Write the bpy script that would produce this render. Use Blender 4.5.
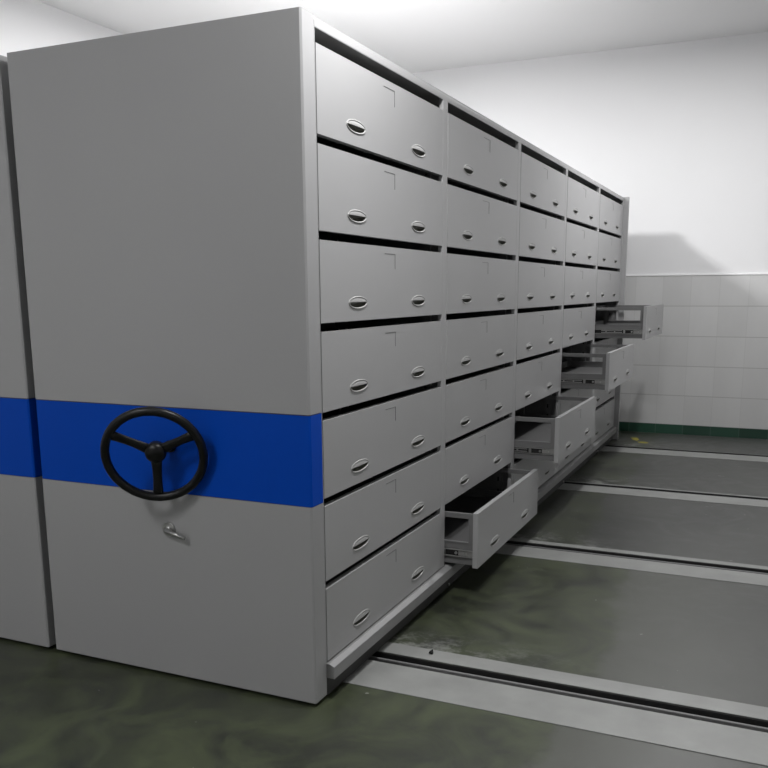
import bpy, bmesh, math
from mathutils import Vector, Matrix

for o in list(bpy.data.objects):
    bpy.data.objects.remove(o)
scn = bpy.context.scene
COL = scn.collection

# ------------------------------------------------------------------ camera
CAM = Vector((1.3831, -2.5669, 1.3033))
yaw, pitch, roll = -0.4227, -0.1937, -0.0059
F = Vector((math.sin(yaw)*math.cos(pitch), math.cos(yaw)*math.cos(pitch), math.sin(pitch)))
R0 = Vector((math.cos(yaw), -math.sin(yaw), 0))
U0 = R0.cross(F)
Rv = R0*math.cos(roll) + U0*math.sin(roll)
Uv = -R0*math.sin(roll) + U0*math.cos(roll)
cd = bpy.data.cameras.new('camera')
cam = bpy.data.objects.new('camera', cd)
COL.objects.link(cam)
M = Matrix((( Rv.x, Uv.x, -F.x, CAM.x), (Rv.y, Uv.y, -F.y, CAM.y), (Rv.z, Uv.z, -F.z, CAM.z), (0, 0, 0, 1)))
cam.matrix_world = M
cd.sensor_width = 36
cd.lens = 36*864.9/768
cd.shift_x = 0.0
cd.shift_y = (461.0-384.0)/768
cd.clip_start = 0.05
scn.camera = cam

# ------------------------------------------------------------------ world, exposure
w = bpy.data.worlds.new('world')
scn.world = w
w.use_nodes = True
w.node_tree.nodes['Background'].inputs[0].default_value = (0.9, 0.95, 1, 1)
w.node_tree.nodes['Background'].inputs[1].default_value = 0.02
vs = scn.view_settings
vs.view_transform = 'Standard'
vs.look = 'None'
vs.gamma = 1
vs.use_curve_mapping = False
vs.exposure = 0.0

# lamp positions: (x, y, power, size_x, size_y)
LAMPS = [(-1.85, 3.5, 205, 0.4, 0.5, 0, 'batten light on ceiling above the far part of the drawer compactor'),
         (0.50, 0.0, 46, 0.12, 0.5, .58, 'pendant batten light on two rods over the aisle beside the nearest drawers'),
         (-1.0, -3.1, 55, 0.6, 1.2, 0, 'fill light added on the ceiling near the front wall, out of view'),  # unseen fill lamp, added behind the camera to brighten the near end panel
         (1.05, 4.3, 60, 0.15, .7, 0, 'batten light on ceiling over the far end of the aisle')]
CEIL = 3.6
FZ = -0.14

# ------------------------------------------------------------------ materials
def newmat(name):
    m = bpy.data.materials.new(name)
    m.use_nodes = True
    nt = m.node_tree
    return m, nt, nt.nodes['Principled BSDF']

def N(nt, typ, **kw):
    n = nt.nodes.new(typ)
    for k, v in kw.items():
        setattr(n, k, v)
    return n

def mixcol(nt, fac, a, b):
    n = N(nt, 'ShaderNodeMix', data_type='RGBA')
    for s, v in ((n.inputs[0], fac), (n.inputs[6], a), (n.inputs[7], b)):
        if hasattr(v, 'is_output'):
            nt.links.new(v, s)
        elif isinstance(v, (int, float)):
            s.default_value = v
        else:
            s.default_value = (*v, 1)
    return n.outputs[2]

def ramp(nt, src, p0, p1):
    n = N(nt, 'ShaderNodeMapRange')
    n.inputs[1].default_value = p0
    n.inputs[2].default_value = p1
    nt.links.new(src, n.inputs[0])
    return n.outputs[0]

def mth(nt, op, a, b=None):
    n = N(nt, 'ShaderNodeMath', operation=op)
    for i, v in enumerate((a, b)):
        if v is None:
            continue
        if hasattr(v, 'is_output'):
            nt.links.new(v, n.inputs[i])
        else:
            n.inputs[i].default_value = v
    return n.outputs[0]

def noise(nt, scale, vec=None, detail=4, rough=.55, scl=(1, 1, 1)):
    n = N(nt, 'ShaderNodeTexNoise')
    n.inputs['Scale'].default_value = scale
    n.inputs['Detail'].default_value = detail
    n.inputs['Roughness'].default_value = rough
    g = N(nt, 'ShaderNodeNewGeometry') if vec is None else None
    mp = N(nt, 'ShaderNodeMapping')
    mp.inputs['Scale'].default_value = scl
    nt.links.new(g.outputs['Position'] if g else vec, mp.inputs[0])
    nt.links.new(mp.outputs[0], n.inputs['Vector'])
    return n.outputs[0]

def paint(name, col, rough=.4, var=.06, nscale=3, metal=0.0, spec=.5, bump=0.0):
    m, nt, b = newmat(name)
    n = noise(nt, nscale)
    c = mixcol(nt, n, tuple(x*(1-var) for x in col), tuple(min(1, x*(1+var)) for x in col))
    nt.links.new(c, b.inputs['Base Color'])
    b.inputs['Roughness'].default_value = rough
    b.inputs['Metallic'].default_value = metal
    b.inputs['Specular IOR Level'].default_value = spec
    if bump:
        bp = N(nt, 'ShaderNodeBump')
        bp.inputs['Strength'].default_value = bump
        bp.inputs['Distance'].default_value = .002
        nt.links.new(noise(nt, 300), bp.inputs['Height'])
        nt.links.new(bp.outputs[0], b.inputs['Normal'])
    return m

GREY = paint('grey_powder_coat', (.40, .40, .402), .36, .04, 2.2)
PANEL = paint('grey_panel_paint', (.365, .365, .368), .38, .04, 1.2)
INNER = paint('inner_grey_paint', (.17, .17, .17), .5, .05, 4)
BLUE = paint('blue_panel_paint', (.0, .062, .46), .45, .06, 2, spec=.12)
TRAY = paint('drawer_tray', (.09, .09, .09), .6, .1, 6)
CHAN = paint('chassis_paint', (.27, .27, .27), .42, .12, 9)
DARK = paint('dark_skirt', (.035, .035, .033), .6, .2, 10)
BLACK = paint('black_slot', (.008, .008, .008), .7, .1, 10)
LINE = paint('joint_and_shade_line', (.115, .115, .115), .6, .1, 10)
PLASTIC = paint('black_wheel_plastic', (.006, .006, .006), .38, .2, 20, spec=.35)
HANDLE = paint('pale_handle_rim', (.42, .42, .41), .28, .05, 20)
HOOD = paint('handle_hood', (.38, .38, .375), .5, .05, 20)
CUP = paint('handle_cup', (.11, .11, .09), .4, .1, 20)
ZINC = paint('zinc_runner', (.30, .30, .29), .4, .1, 30, metal=.3)
STEEL = paint('steel', (.45, .45, .44), .35, .1, 30, metal=.9)
WHITE = paint('white_wall_paint', (.82, .82, .825), .6, .015, 1.3, spec=.25)
CEILM = paint('ceiling_paint', (.8, .8, .8), .8, .01, 1, spec=.2)
STRIP = paint('worn_concrete_strip', (.27, .275, .265), .45, .25, 6)
YEL = paint('yellow_tape', (.36, .32, .04), .5, .1, 30)
HOUS = paint('lamp_housing', (.8, .8, .8), .5, .01, 3)

def tile_mat(name, tilecol, grout, gw, x0, z0, tw, th, rough, var):
    m, nt, b = newmat(name)
    g = N(nt, 'ShaderNodeNewGeometry')
    sp = N(nt, 'ShaderNodeSeparateXYZ')
    nt.links.new(g.outputs['Position'], sp.inputs[0])
    u = mth(nt, 'DIVIDE', mth(nt, 'SUBTRACT', sp.outputs[0], x0), tw)
    v = mth(nt, 'DIVIDE', mth(nt, 'SUBTRACT', sp.outputs[2], z0), th)
    def line(q, size, wdt):
        f = mth(nt, 'FRACT', q)
        d = mth(nt, 'ABSOLUTE', mth(nt, 'SUBTRACT', f, .5))
        return mth(nt, 'GREATER_THAN', d, .5-wdt/size/2)
    lu = mth(nt, 'MULTIPLY', line(u, tw, gw*.7), .3)
    lv = line(v, th, gw)
    lm = mth(nt, 'MAXIMUM', lu, lv)
    cb = N(nt, 'ShaderNodeCombineXYZ')
    nt.links.new(mth(nt, 'FLOOR', u), cb.inputs[0])
    nt.links.new(mth(nt, 'FLOOR', v), cb.inputs[1])
    wn = N(nt, 'ShaderNodeTexWhiteNoise', noise_dimensions='3D')
    nt.links.new(cb.outputs[0], wn.inputs['Vector'])
    tc = mixcol(nt, wn.outputs[0], tuple(c*(1-var) for c in tilecol), tuple(c*(1+var) for c in tilecol))
    st = ramp(nt, noise(nt, 5, scl=(1, 1, .35)), .35, .75)
    tc = mixcol(nt, mth(nt, 'MULTIPLY', st, .12), tc, tuple(c*.6 for c in tilecol))
    c = mixcol(nt, lm, tc, grout)
    nt.links.new(c, b.inputs['Base Color'])
    b.inputs['Roughness'].default_value = rough
    return m

TILE = tile_mat('white_wall_tile', (.62, .62, .615), (.44, .44, .43), .008, .06, -.045, .265, .297, .35, .035)
GTILE = tile_mat('green_skirting_tile', (.021, .072, .046), (.15, .21, .17), .013, .06, -.5, .265, 2.0, .3, .35)

def floor_mat():
    m, nt, b = newmat('green_grey_floor')
    g = N(nt, 'ShaderNodeNewGeometry')
    sp = N(nt, 'ShaderNodeSeparateXYZ')
    nt.links.new(g.outputs['Position'], sp.inputs[0])
    X, Y = sp.outputs[0], sp.outputs[1]
    n1 = noise(nt, 1.6, detail=6)
    n2 = noise(nt, 4.5, detail=9, rough=.7)
    n3 = noise(nt, 40, detail=3)
    # brush-like swirls: noise distorted by noise
    nd = N(nt, 'ShaderNodeTexNoise')
    nd.inputs['Scale'].default_value = 3.2
    nd.inputs['Detail'].default_value = 8
    nd.inputs['Roughness'].default_value = .62
    nd.inputs['Distortion'].default_value = 1.6
    nt.links.new(g.outputs['Position'], nd.inputs['Vector'])
    sw = nd.outputs[0]
    base = mixcol(nt, ramp(nt, n1, .35, .68), (.050, .052, .049), (.071, .073, .068))
    base = mixcol(nt, mth(nt, 'MULTIPLY', ramp(nt, sw, .5, .72), .35), base, (.115, .118, .108))
    near = mth(nt, 'LESS_THAN', Y, 2.0)
    # lighter olive film in the nearest section
    film = mth(nt, 'MULTIPLY', near, ramp(nt, X, 1.6, .7))
    base = mixcol(nt, mth(nt, 'MULTIPLY', film, .5), base, (.086, .093, .068))
    # damp dark green patch left of an irregular edge
    edge = mth(nt, 'ADD', X, mth(nt, 'ADD', mth(nt, 'MULTIPLY', mth(nt, 'SUBTRACT', n2, .5), .22), mth(nt, 'MULTIPLY', mth(nt, 'SUBTRACT', n1, .5), .55)))
    lim = mth(nt, 'ADD', .42, mth(nt, 'MULTIPLY', near, .40))
    wet = ramp(nt, mth(nt, 'SUBTRACT', edge, lim), .03, -.03)
    g1 = mixcol(nt, ramp(nt, sw, .36, .66), (.020, .023, .016), (.062, .076, .036))
    base = mixcol(nt, mth(nt, 'MULTIPLY', wet, mth(nt, 'ADD', .55, mth(nt, 'MULTIPLY', near, .37))), base, g1)
    # pale scuffs just beside the rails
    per = mth(nt, 'FRACT', mth(nt, 'DIVIDE', mth(nt, 'SUBTRACT', Y, .43), 1.76))
    nearrail = ramp(nt, per, .20, .05)
    sc = ramp(nt, noise(nt, 7, detail=10, rough=.8, scl=(1, 1.6, 1)), .49, .60)
    fx = ramp(nt, X, .85, .15)
    base = mixcol(nt, mth(nt, 'MULTIPLY', mth(nt, 'MULTIPLY', sc, nearrail), mth(nt, 'MULTIPLY', fx, .8)), base, (.33, .34, .32))
    farrail = ramp(nt, per, .80, .93)
    base = mixcol(nt, mth(nt, 'MULTIPLY', mth(nt, 'MULTIPLY', ramp(nt, n2, .48, .66), farrail), .35), base, (.24, .25, .23))
    # tiny light flecks
    fl = mth(nt, 'GREATER_THAN', noise(nt, 26, detail=1), .80)
    base = mixcol(nt, mth(nt, 'MULTIPLY', fl, .5), base, (.4, .4, .38))
    base = mixcol(nt, mth(nt, 'MULTIPLY', n3, .15), base, (.05, .055, .045))
    nt.links.new(base, b.inputs['Base Color'])
    rg = N(nt, 'ShaderNodeMapRange')
    nt.links.new(sw, rg.inputs[0])
    rg.inputs[3].default_value = .22
    rg.inputs[4].default_value = .5
    nt.links.new(rg.outputs[0], b.inputs['Roughness'])
    return m
FLOOR = floor_mat()

# ------------------------------------------------------------------ mesh helpers
def box(bm, x0, x1, y0, y1, z0, z1, mi=0):
    vs_ = [bm.verts.new((x, y, z)) for x in (x0, x1) for y in (y0, y1) for z in (z0, z1)]
    for q in ((0, 1, 3, 2), (4, 6, 7, 5), (0, 4, 5, 1), (2, 3, 7, 6), (0, 2, 6, 4), (1, 5, 7, 3)):
        f = bm.faces.new([vs_[i] for i in q])
        f.material_index = mi

def prism_y(bm, prof, y0, y1, mi=0):
    a = [bm.verts.new((x, y0, z)) for x, z in prof]
    b = [bm.verts.new((x, y1, z)) for x, z in prof]
    n = len(prof)
    fs = [bm.faces.new(a), bm.faces.new(b[::-1])]
    for i in range(n):
        fs.append(bm.faces.new((a[i], b[i], b[(i+1) % n], a[(i+1) % n])))
    for f in fs:
        f.material_index = mi

def prism_z(bm, prof, z0, z1, mi=0):
    a = [bm.verts.new((x, y, z0)) for x, y in prof]
    b = [bm.verts.new((x, y, z1)) for x, y in prof]
    n = len(prof)
    fs = [bm.faces.new(a), bm.faces.new(b[::-1])]
    for i in range(n):
        fs.append(bm.faces.new((a[i], b[i], b[(i+1) % n], a[(i+1) % n])))
    for f in fs:
        f.material_index = mi

def cyl(bm, p, q, r0, r1=None, seg=16, mi=0):
    r1 = r0 if r1 is None else r1
    p, q = Vector(p), Vector(q)
    d = (q-p).normalized()
    u = d.orthogonal().normalized()
    v = d.cross(u)
    A = [bm.verts.new(p+(u*math.cos(t)+v*math.sin(t))*r0) for t in [2*math.pi*i/seg for i in range(seg)]]
    B = [bm.verts.new(q+(u*math.cos(t)+v*math.sin(t))*r1) for t in [2*math.pi*i/seg for i in range(seg)]]
    fs = [bm.faces.new(A), bm.faces.new(B[::-1])]
    for i in range(seg):
        f = bm.faces.new((A[i], B[i], B[(i+1) % seg], A[(i+1) % seg]))
        f.smooth = True
        fs.append(f)
    for f in fs:
        f.material_index = mi

def mesh(bm, name, mats):
    bmesh.ops.recalc_face_normals(bm, faces=bm.faces[:])
    me = bpy.data.meshes.new(name)
    bm.to_mesh(me)
    bm.free()
    for m in (mats if isinstance(mats, (list, tuple)) else [mats]):
        me.materials.append(m)
    return me

def obj(name, me, parent=None, loc=(0, 0, 0), label=None, bevel=0):
    o = bpy.data.objects.new(name, me)
    COL.objects.link(o)
    o.parent = parent
    o.location = loc
    if label:
        o['label'] = label
    if bevel:
        b = o.modifiers.new('bevel', 'BEVEL')
        b.width = bevel
        b.segments = 2
        b.limit_method = 'ANGLE'
    return o

def thing(name, label, cat, loc=(0, 0, 0), group=None):
    o = bpy.data.objects.new(name, None)
    o.empty_display_size = .1
    COL.objects.link(o)
    o.location = loc
    o['label'] = label
    o['category'] = cat
    if group:
        o['group'] = group
    return o

def struct(name, bm, mats, bevel=0):
    o = obj(name, mesh(bm, name, mats), bevel=bevel)
    o['kind'] = 'structure'
    return o

# ------------------------------------------------------------------ room shell
XL, XR, YF, YB = -4.2, 4.4, -4.2, 6.6
RAILS = [  # y0,y1 of groove ; near strip width ; far strip width
    (.354, .447, .22, .10), (2.113, 2.205, .185, .057), (3.845, 3.925, .20, .024), (5.579, 5.66, .245, .0)]
bm = bmesh.new()
ys = [YF] + [v for r in RAILS for v in (r[0], r[1])] + [YB]
for i in range(0, len(ys), 2):
    box(bm, XL, XR, ys[i], ys[i+1], FZ-.06, FZ)
box(bm, XL, XR, YF, YB, FZ-.10, FZ-.055)
struct('floor', bm, FLOOR)
bm = bmesh.new(); box(bm, XL-.1, XR+.1, YF-.1, YB+.1, CEIL, CEIL+.1); struct('ceiling', bm, CEILM)
bm = bmesh.new(); box(bm, XL-.1, XR+.1, YB, YB+.1, FZ-.1, CEIL)
struct('wall_back', bm, WHITE)
bm = bmesh.new(); box(bm, XL, XR, YB-.012, YB, -.045, 1.436); struct('trim_1', bm, TILE)
bm = bmesh.new()
box(bm, XL, XR, YB-.018, YB, 1.436, 1.452); struct('trim_2', bm, WHITE, bevel=.004)
bm = bmesh.new(); box(bm, XL, XR, YB-.016, YB, FZ, -.045); struct('baseboard_back', bm, GTILE)
bm = bmesh.new(); box(bm, XL-.1, XL, YF-.1, YB, FZ-.1, CEIL); struct('wall_left', bm, WHITE)
bm = bmesh.new(); box(bm, XR, XR+.1, YF-.1, YB, FZ-.1, CEIL); struct('wall_right', bm, WHITE)
bm = bmesh.new(); box(bm, XL, XR, YF-.1, YF, FZ-.1, CEIL); struct('wall_front', bm, WHITE)

# floor rails
RLAB = ['steel floor rail nearest the camera, crossing the floor under the first drawer bay',
        'steel floor rail passing under the lowest open drawer, second from the camera',
        'steel floor rail between the lowest open drawer and the back wall, third from the camera',
        'steel floor rail closest to the green skirting of the back wall']
for (y0, y1, wn, wf), lab in zip(RAILS, RLAB):
    t = thing('floor_rail', lab, 'rail', (0, (y0+y1)/2, FZ), 'rails set into the floor')
    yc = (y0+y1)/2
    bm = bmesh.new()
    h = (y1-y0)/2
    box(bm, XL+.02, XR-.02, -h+.0005, h-.0005, -.054, -.045)
    box(bm, XL+.02, XR-.02, -h+.0005, -h+.006, -.045, -.0015)
    box(bm, XL+.02, XR-.02, h-.006, h-.0005, -.045, -.0015)
    obj('rail_bed', mesh(bm, 'rail_bed', BLACK), t)
    bm = bmesh.new()
    box(bm, XL+.03, XR-.03, -.006, .006, -.0449, -.004)
    obj('rail_bar', mesh(bm, 'rail_bar', INNER), t, bevel=.003)
    bm = bmesh.new()
    box(bm, XL+.02, XR-.02, -h-wn, -h, 0, .003)
    obj('edge_strip', mesh(bm, 'edge_strip', STRIP), t, label='wide pale strip along the rail', bevel=.0015)
    if wf > 0:
        bm = bmesh.new()
        box(bm, XL+.02, XR-.02, h, h+wf, 0, .003)
        obj('edge_strip', mesh(bm, 'edge_strip', STRIP), t, label='narrow pale strip along the rail', bevel=.0015)

# ------------------------------------------------------------------ drawers
W, P = 1.2031, 0.30
DW, DH, DD = 1.137, .2706, .54     # drawer width, height, depth
HY = (.281, .857)                  # handle centres (local y)
HZ = .064
HA, HB = .074, .0215

def ellipse(yc, zc, a, b, n=28):
    return [(yc+a*math.cos(2*math.pi*i/n), zc+b*math.sin(2*math.pi*i/n)) for i in range(n)]

def drawer_mesh():
    bm = bmesh.new()
    # front skin with two oval cut-outs
    edges = []
    loops = [[(0, 0), (DW, 0), (DW, DH), (0, DH)]] + [ellipse(y, HZ, HA-.004, HB-.003) for y in HY]
    for lp in loops:
        v = [bm.verts.new((0, y, z)) for y, z in lp]
        edges += [bm.edges.new((v[i], v[(i+1) % len(v)])) for i in range(len(v))]
    r = bmesh.ops.triangle_fill(bm, use_beauty=True, use_dissolve=False, edges=edges)
    fs = [g for g in r['geom'] if isinstance(g, bmesh.types.BMFace)]
    ex = bmesh.ops.extrude_face_region(bm, geom=fs)
    bmesh.ops.translate(bm, vec=(-.0015, 0, 0), verts=[g for g in ex['geom'] if isinstance(g, bmesh.types.BMVert)])
    th = .0015
    # folded edges of the front
    box(bm, -.0225, -.0015, 0, DW, DH-th, DH)
    box(bm, -.0225, -.0015, 0, DW, 0, th, 1)  # bottom fold in the darker inner colour, painting shade into the gap below
    box(bm, -.0225, -.0015, 0, th, th, DH-th)
    box(bm, -.0225, -.0015, DW-th, DW, th, DH-th)
    box(bm, -.0245, -.0225, 0, DW, 0, DH)
    # side frames
    for y, s in ((.014, 1), (DW-.014, -1)):
        y0, y1 = sorted((y, y+s*.0015))
        box(bm, -DD, -.0245, y0, y1, .010, .045, 1)
        box(bm, -DD, -.0245, y0, y1, .085, .118, 1)
        ya, yb = sorted((y+s*.0015, y+s*.008))
        box(bm, -DD, -.0245, ya, yb, .040, .090, 1)           # recessed web for the runner
        yc, yd = sorted((y-s*.002, y+s*.014))
        box(bm, -DD, -.0245, yc, yd, .238, .262, 1)           # top bar
        box(bm, -DD, -.0245, yc, yd, .114, .120, 1)
        box(bm, -.050, -.0246, yc-.0006, yd+.0006, .0115, .2626, 1)
        box(bm, -DD-.0005, -DD+.03, yc-.0006, yd+.0006, .0115, .2626, 1)
    # back frame and bottom
    box(bm, -DD+.001, -DD+.003, .03, DW-.03, .02, .12, 1)
    box(bm, -DD+.001, -DD+.014, .03, DW-.03, .238, .2615, 1)
    box(bm, -DD+.003, -.025, .022, DW-.022, .070, .072, 2)
    # narrow reinforcing ribs under the tray
    for k in (.3, .6, .9):
        box(bm, -DD+.01, -.03, k-.01, k+.01, .055, .0695, 1)
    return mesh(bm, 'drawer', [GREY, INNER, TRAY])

def handle_mesh():
    bm = bmesh.new()
    n = 32
    prof = [(-.0035, -.004), (.001, -.0045), (.0035, 0), (.003, .004), (-.001, .0045)]
    # oval rim
    rings = []
    for dr, dx in [(-.0045, -.002), (-.0038, .0018), (-.001, .003), (.0012, .0016), (.0015, 0.0002)]:
        rings.append([bm.verts.new((dx, (HA+dr)*math.cos(2*math.pi*i/n), (HB+dr)*math.sin(2*math.pi*i/n))) for i in range(n)])
    for a, b in zip(rings, rings[1:]):
        for i in range(n):
            f = bm.faces.new((a[i], a[(i+1) % n], b[(i+1) % n], b[i]))
            f.smooth = True
    # recessed cup
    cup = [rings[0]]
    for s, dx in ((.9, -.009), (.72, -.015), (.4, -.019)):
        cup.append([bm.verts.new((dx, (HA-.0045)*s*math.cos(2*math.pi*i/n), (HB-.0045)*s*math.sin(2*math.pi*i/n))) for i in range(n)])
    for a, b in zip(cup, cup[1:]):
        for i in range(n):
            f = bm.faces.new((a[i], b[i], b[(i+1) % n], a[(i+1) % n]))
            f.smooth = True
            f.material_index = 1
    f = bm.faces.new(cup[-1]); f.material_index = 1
    # hood over the upper half, bulging forward
    a0, b0 = HA-.004, HB-.004
    rows = []
    m = 16
    for k in range(5):
        t = k/4
        row = []
        for i in range(m+1):
            y = a0*math.cos(math.pi*i/m)
            ztop = b0*math.sin(math.pi*i/m)
            z = .002 + (ztop-.002)*t if ztop > .002 else ztop*t
            row.append(bm.verts.new((.001+.003*(1-t*t)*math.sin(math.pi*i/m), y, z)))
        rows.append(row)
    for a, b in zip(rows, rows[1:]):
        for i in range(m):
            f = bm.faces.new((a[i], a[i+1], b[i+1], b[i]))
            f.smooth = True
            f.material_index = 2
    bmesh.ops.remove_doubles(bm, verts=bm.verts[:], dist=.00005)
    return mesh(bm, 'handle', [HANDLE, CUP, HOOD])

def label_holder_shade_mesh():
    # label holder's edge shadow at top and right, painted as dark strips
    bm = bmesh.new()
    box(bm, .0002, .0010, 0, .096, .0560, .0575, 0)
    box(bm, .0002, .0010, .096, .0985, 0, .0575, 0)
    return mesh(bm, 'label_holder_shade', [LINE])

def slide_mesh():
    bm = bmesh.new()
    box(bm, -DD+.02, -.0255, -.0065, 0, .046, .050, 0)
    box(bm, -DD+.02, -.0255, -.0065, 0, .078, .082, 0)
    box(bm, -DD+.02, -.0255, -.0015, 0, .050, .078, 1)
    box(bm, -.100, -.026, -.004, -.0015, .052, .076, 0)
    box(bm, -.158, -.115, -.004, -.0015, .058, .070, 1)
    cyl(bm, (-.112, -.007, .064), (-.112, -.001, .064), .007, seg=12, mi=2)
    cyl(bm, (-.06, -.005, .064), (-.06, -.001, .064), .005, seg=12, mi=2)
    box(bm, -.180, -.165, -.007, -.0015, .052, .077, 2)
    box(bm, -.36, -.19, -.0045, -.0015, .054, .060, 2)
    box(bm, -.36, -.19, -.0045, -.0015, .069, .074, 2)
    for x in (-.25, -.32):
        cyl(bm, (x, -.006, .064), (x, -.001, .064), .005, seg=12, mi=2)
    return mesh(bm, 'slide_rail', [ZINC, BLACK, STEEL])

DM, HM, LM, SM = drawer_mesh(), handle_mesh(), label_holder_shade_mesh(), slide_mesh()
OPEN = {(2, 7): .165, (3, 6): .265, (4, 5): .335, (5, 4): .410}
OPLAB = {(2, 7): 'bottom drawer of the second bay, pulled out low over the floor', (3, 6): 'drawer pulled out in the third bay',
         (4, 5): 'drawer pulled out in the fourth bay', (5, 4): 'drawer of the farthest bay, pulled out furthest against the tiled wall'}

# ------------------------------------------------------------------ compactor units
YE = -.085          # face of the near end panel
ZT = 2.15

def end_skin(x0, x1, y0, y1, z0, z1, ch=.006):
    bm = bmesh.new()
    prism_z(bm, [(x0, y1), (x0, y0+ch), (x0+ch, y0), (x1-ch, y0), (x1, y0+ch), (x1, y1)], z0, z1)
    return bm

def end_cover(t, x0, x1, label=True):
    m = mesh(end_skin(x0, x1, YE, -.004, .903, ZT), 'end_panel', PANEL)
    obj('end_panel', m, t, label='tall plain grey upper end panel')
    m = mesh(end_skin(x0, x1, YE+.001, -.004, .589, .8995), 'end_panel', BLUE)
    obj('end_panel', m, t, label='bright blue band across the end of the unit')
    m = mesh(end_skin(x0, x1, YE, -.004, FZ+.015, .5865), 'end_panel', PANEL)
    obj('end_panel', m, t, label='grey lower end panel below the blue band')
    bm = bmesh.new()
    box(bm, x0+.003, x1-.003, YE+.004, -.005, .5865, .589)
    box(bm, x0+.003, x1-.003, YE+.004, -.005, .8995, .903)
    obj('panel_joint', mesh(bm, 'panel_joint', LINE), t)

def hand_wheel(t, cx, cz):
    # wheel stands off the panel on a shaft; its axis leans a little
    C = Vector((cx, -.2, cz))
    tau, psi = -.311, .461
    n = Vector((math.sin(psi)*math.cos(tau), -math.cos(psi)*math.cos(tau), math.sin(tau)))
    u = Vector((0, 0, 1)).cross(n).normalized()      # screen right
    v = n.cross(u)
    hw_bm = bmesh.new()
    R_, r_ = .169, .0155
    S, s = 56, 14
    vs_ = []
    for i in range(S):
        a = 2*math.pi*i/S
        d = u*math.cos(a)+v*math.sin(a)
        vs_.append([hw_bm.verts.new(C+d*(R_+r_*math.cos(2*math.pi*j/s)*(1+.03*math.cos(a*24)))+n*r_*math.sin(2*math.pi*j/s)) for j in range(s)])
    for i in range(S):
        for j in range(s):
            f = hw_bm.faces.new((vs_[i][j], vs_[(i+1) % S][j], vs_[(i+1) % S][(j+1) % s], vs_[i][(j+1) % s]))
            f.smooth = True
    w_ = obj('hand_wheel', mesh(hw_bm, 'hand_wheel', PLASTIC), t, label='black three-spoked hand wheel')
    for ang in (150, 28, 268):
        a = math.radians(ang)
        d = u*math.cos(a)+v*math.sin(a)
        q = n.cross(d)
        bm = bmesh.new()
        p0, p1 = C-n*.022+d*.018, C+d*(R_-.004)
        sec = []
        for k in range(6):
            tt = k/5
            p = p0.lerp(p1, tt)+n*(-.004*math.sin(math.pi*tt))
            hw = .022-.006*math.sin(math.pi*tt*.9)
            hh = .010
            ring = []
            for j in range(12):
                b_ = 2*math.pi*j/12
                ring.append(bm.verts.new(p+q*hw*math.cos(b_)+n*hh*math.sin(b_)))
            sec.append(ring)
        for a1, b1 in zip(sec, sec[1:]):
            for j in range(12):
                f = bm.faces.new((a1[j], a1[(j+1) % 12], b1[(j+1) % 12], b1[j])); f.smooth = True
        bm.faces.new(sec[0]); bm.faces.new(sec[-1])
        obj('spoke', mesh(bm, 'spoke', PLASTIC), w_)
    bm = bmesh.new()
    prof = [(-.022, .034), (.004, .038), (.016, .034), (.024, .022), (.027, .008)]
    rr = []
    for h_, rad in prof:
        rr.append([bm.verts.new(C+n*(h_-.022)+(u*math.cos(2*math.pi*j/28)+v*math.sin(2*math.pi*j/28))*rad) for j in range(28)])
    for a1, b1 in zip(rr, rr[1:]):
        for j in range(28):
            f = bm.faces.new((a1[j], a1[(j+1) % 28], b1[(j+1) % 28], b1[j])); f.smooth = True
    bm.faces.new(rr[0]); bm.faces.new(rr[-1])
    obj('hub', mesh(bm, 'hub', PLASTIC), w_)
    bm = bmesh.new()
    back = C-n*.040
    cyl(bm, back, (back.x, YE-.001, back.z), .016, seg=20)
    cyl(bm, (back.x, YE-.010, back.z), (back.x, YE-.0005, back.z), .022, seg=28)
    obj('shaft', mesh(bm, 'shaft', PLASTIC), w_)

def lock_lever(t, x, z):
    bm = bmesh.new()
    cyl(bm, (x, YE-.008, z), (x, YE-.0003, z), .026, .028, seg=24)
    cyl(bm, (x, YE-.022, z), (x, YE-.006, z), .014, .016, seg=20)
    k = obj('lock', mesh(bm, 'lock', STEEL), t, label='round lock with short lever')
    bm = bmesh.new()
    cyl(bm, (x, YE-.022, z), (x+.085, YE-.024, z-.02), .009, .007, seg=12)
    obj('lever', mesh(bm, 'lever', STEEL), k)

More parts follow.
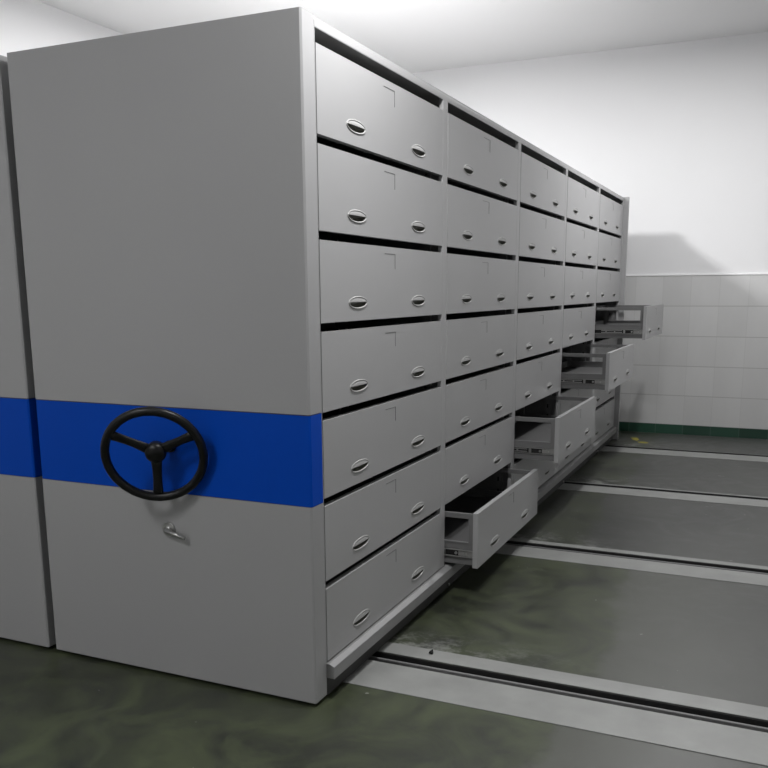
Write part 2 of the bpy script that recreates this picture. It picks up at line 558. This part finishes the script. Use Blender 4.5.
def carcass(t, x0, x1, full):
    L = 5*W
    front = x1
    for i in range(0, 6):
        # uprights between the bays: narrow front post with slotted divider behind
        if i == 0:
            ya, yb = -.003, .0015
        elif i == 5:
            ya, yb = 5*W-.047, 5*W-.016
        else:
            ya, yb = i*W-.047, i*W+.013
        bm = bmesh.new()
        box(bm, front-.0215, front-.0005, ya, yb, -.004, 2.130)
        obj('post', mesh(bm, 'post', GREY), t, bevel=.003)
        if full:
            bm = bmesh.new()
            yc = (ya+yb)/2
            box(bm, front-.60, front-.028, yc-.006, yc+.006, -.004, 2.10)
            for xx in (-.07, -.50):
                box(bm, front+xx-.03, front+xx+.012, ya+.0008, yb-.0008, -.004, 2.10)
                for k in range(28):
                    zz = .03+k*.074
                    box(bm, front+xx-.014, front+xx-.004, ya+.0002, yb-.0002, zz, zz+.026, 1)
            obj('divider', mesh(bm, 'divider', [INNER, BLACK]), t)
    bm = bmesh.new()
    box(bm, front-.006, front, -.003, L-.016, 2.1135, 2.1372)
    obj('top_rail', mesh(bm, 'top_rail', GREY), t, bevel=.003)
    bm = bmesh.new()
    box(bm, x0+.002, front-.002, -.003, L-.016, 2.1375, 2.1455)
    obj('top_panel', mesh(bm, 'top_panel', GREY), t)
    bm = bmesh.new()
    box(bm, x0+.61, x0+.613, -.003, L-.016, .0, 2.10)
    obj('middle_panel', mesh(bm, 'middle_panel', INNER), t)
    bm = bmesh.new()
    box(bm, x0, x0+.003, -.003, L-.016, -.004, 2.137)
    obj('rear_panel', mesh(bm, 'rear_panel', GREY), t)
    # chassis
    bm = bmesh.new()
    prism_y(bm, [(front-.05, -.006), (front+.010, -.006), (front+.030, -.016), (front+.030, -.062), (front-.05, -.062)], -.003, L-.018)
    obj('chassis_channel', mesh(bm, 'chassis_channel', CHAN), t, bevel=.002)
    bm = bmesh.new()
    box(bm, x0+.003, front-.05, -.003, L-.018, -.062, -.006)
    obj('base_plate', mesh(bm, 'base_plate', INNER), t)
    bm = bmesh.new()
    box(bm, x0+.01, front-.004, 0, L-.02, FZ+.006, -.0625)
    sk = obj('skirt', mesh(bm, 'skirt', DARK), t)
    if full:
        for yb_ in (1.28, 3.82, 5.2):
            bm = bmesh.new()
            cyl(bm, (front-.004, yb_, -.118), (front+.004, yb_, -.118), .007, seg=10)
            obj('screw', mesh(bm, 'screw', STEEL), sk)
    # far end panel
    bm = bmesh.new()
    box(bm, x0, front+.045, L-.0155, L+.02, FZ+.004, ZT+.003)
    obj('end_panel', mesh(bm, 'end_panel', PANEL), t, label='far end panel standing slightly proud of the drawers', bevel=.003)

unit = thing('mobile_compactor', 'long grey mobile storage compactor with rows of drawers, four pulled out, blue end band', 'compactor', (0, 0, FZ))
body = Matrix.Translation((0, 0, -FZ))
X0 = -1.213
end_cover(unit, X0, -.001)
carcass(unit, X0, 0, True)
hand_wheel(unit, -.556, .749)
lock_lever(unit, -.601, .449)
for col in range(1, 6):
    for row in range(1, 8):
        op = OPEN.get((col, row), 0)
        y0 = col*W-.050-DW
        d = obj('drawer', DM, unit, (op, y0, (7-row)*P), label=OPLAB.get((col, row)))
        if col == 1:      # the first bay is a touch wider
            d.location.y = .0045
            d.scale.y = (W-.050-.0045)/DW
        for hy in HY:
            obj('handle', HM, d, (0, hy, HZ))
        obj('label_holder_shade', LM, d, (0, .516, .188))
        if op:
            obj('slide_rail', SM, d, (0, .0135, 0))
            s2 = obj('slide_rail', SM, d, (0, DW-.0135, 0))
            s2.scale = (1, -1, 1)

unit2 = thing('mobile_compactor', 'neighbouring grey compactor behind the narrow dark gap, at the left edge', 'compactor', (0, 0, FZ))
XA, XB = -2.46, -1.25
end_cover(unit2, XA, XB)
carcass(unit2, XA, XB-.03, False)

# parts are built in room coordinates; shift them so the empties sit on the floor
for t in (unit, unit2):
    for ch in t.children:
        ch.location.z -= FZ

# ------------------------------------------------------------------ small things on the floor
def tape(pts, label):
    bm = bmesh.new()
    cx_ = sum(p[0] for p in pts)/len(pts); cy_ = sum(p[1] for p in pts)/len(pts)
    a = [bm.verts.new((x-cx_, y-cy_, 0)) for x, y in pts]
    b = [bm.verts.new((x-cx_, y-cy_, .0012)) for x, y in pts]
    n = len(pts)
    bm.faces.new(a[::-1]); bm.faces.new(b)
    for i in range(n):
        bm.faces.new((a[i], a[(i+1) % n], b[(i+1) % n], b[i]))
    o = obj('yellow_tape', mesh(bm, 'yellow_tape', YEL), None, (cx_, cy_, FZ+.0003))
    o['label'] = label; o['category'] = 'tape'; o['group'] = 'scraps of yellow tape by the back wall'
tape([(.135, 6.18), (.20, 6.20), (.235, 6.10), (.225, 6.02), (.18, 6.06), (.165, 6.13)], 'yellow tape scrap on the floor, the one nearer the skirting and the cabinet')
tape([(.235, 5.97), (.30, 5.985), (.345, 5.95), (.335, 5.90), (.26, 5.905)], 'yellow tape scrap on the floor, the one farther from the skirting')
bm = bmesh.new()
cyl(bm, (0, 0, 0), (.004, .003, .010), .010, .007, seg=10)
cyl(bm, (.004, .003, .010), (.006, .004, .016), .004, .003, seg=8)
o = obj('rubber_plug', mesh(bm, 'rubber_plug', BLACK), None, (.204, .505, FZ+.0035))
o['label'] = 'small black plug lying on the pale strip of the nearest rail'; o['category'] = 'plug'

# ------------------------------------------------------------------ ceiling lights
em = bpy.data.materials.new('tube_glow'); em.use_nodes = True
b_ = em.node_tree.nodes['Principled BSDF']
b_.inputs['Base Color'].default_value = (.9, .9, .9, 1)
b_.inputs['Emission Color'].default_value = (1, 1, .98, 1)
b_.inputs['Emission Strength'].default_value = 4
for x, y, pw, sx, sy, drop, lab in LAMPS:
    t = thing('ceiling_light', 'white ' + lab, 'light', (x, y, CEIL))
    bm = bmesh.new()
    hl = sy/2+.12 if sy < 1 else .62
    box(bm, -.06, .06, -hl, hl, -.045-drop, -.0005-drop)
    obj('housing', mesh(bm, 'housing', HOUS), t, bevel=.006)
    bm = bmesh.new()
    cyl(bm, (0, -hl+.03, -.062-drop), (0, hl-.03, -.062-drop), .014, seg=16)
    obj('tube', mesh(bm, 'tube', em), t)
    ld = bpy.data.lights.new('tube_light', 'AREA')
    ld.shape = 'RECTANGLE'; ld.size = sx; ld.size_y = sy; ld.energy = pw
    ld.color = (1, .995, 1)
    lo = bpy.data.objects.new('tube_light', ld)
    COL.objects.link(lo); lo.parent = t; lo.location = (0, 0, -.085-drop)
    if drop:
        for yy in (-.2, .2):
            bm = bmesh.new()
            cyl(bm, (0, yy, -drop), (0, yy, -.0005), .006, seg=10)
            obj('rod', mesh(bm, 'rod', STEEL), t)
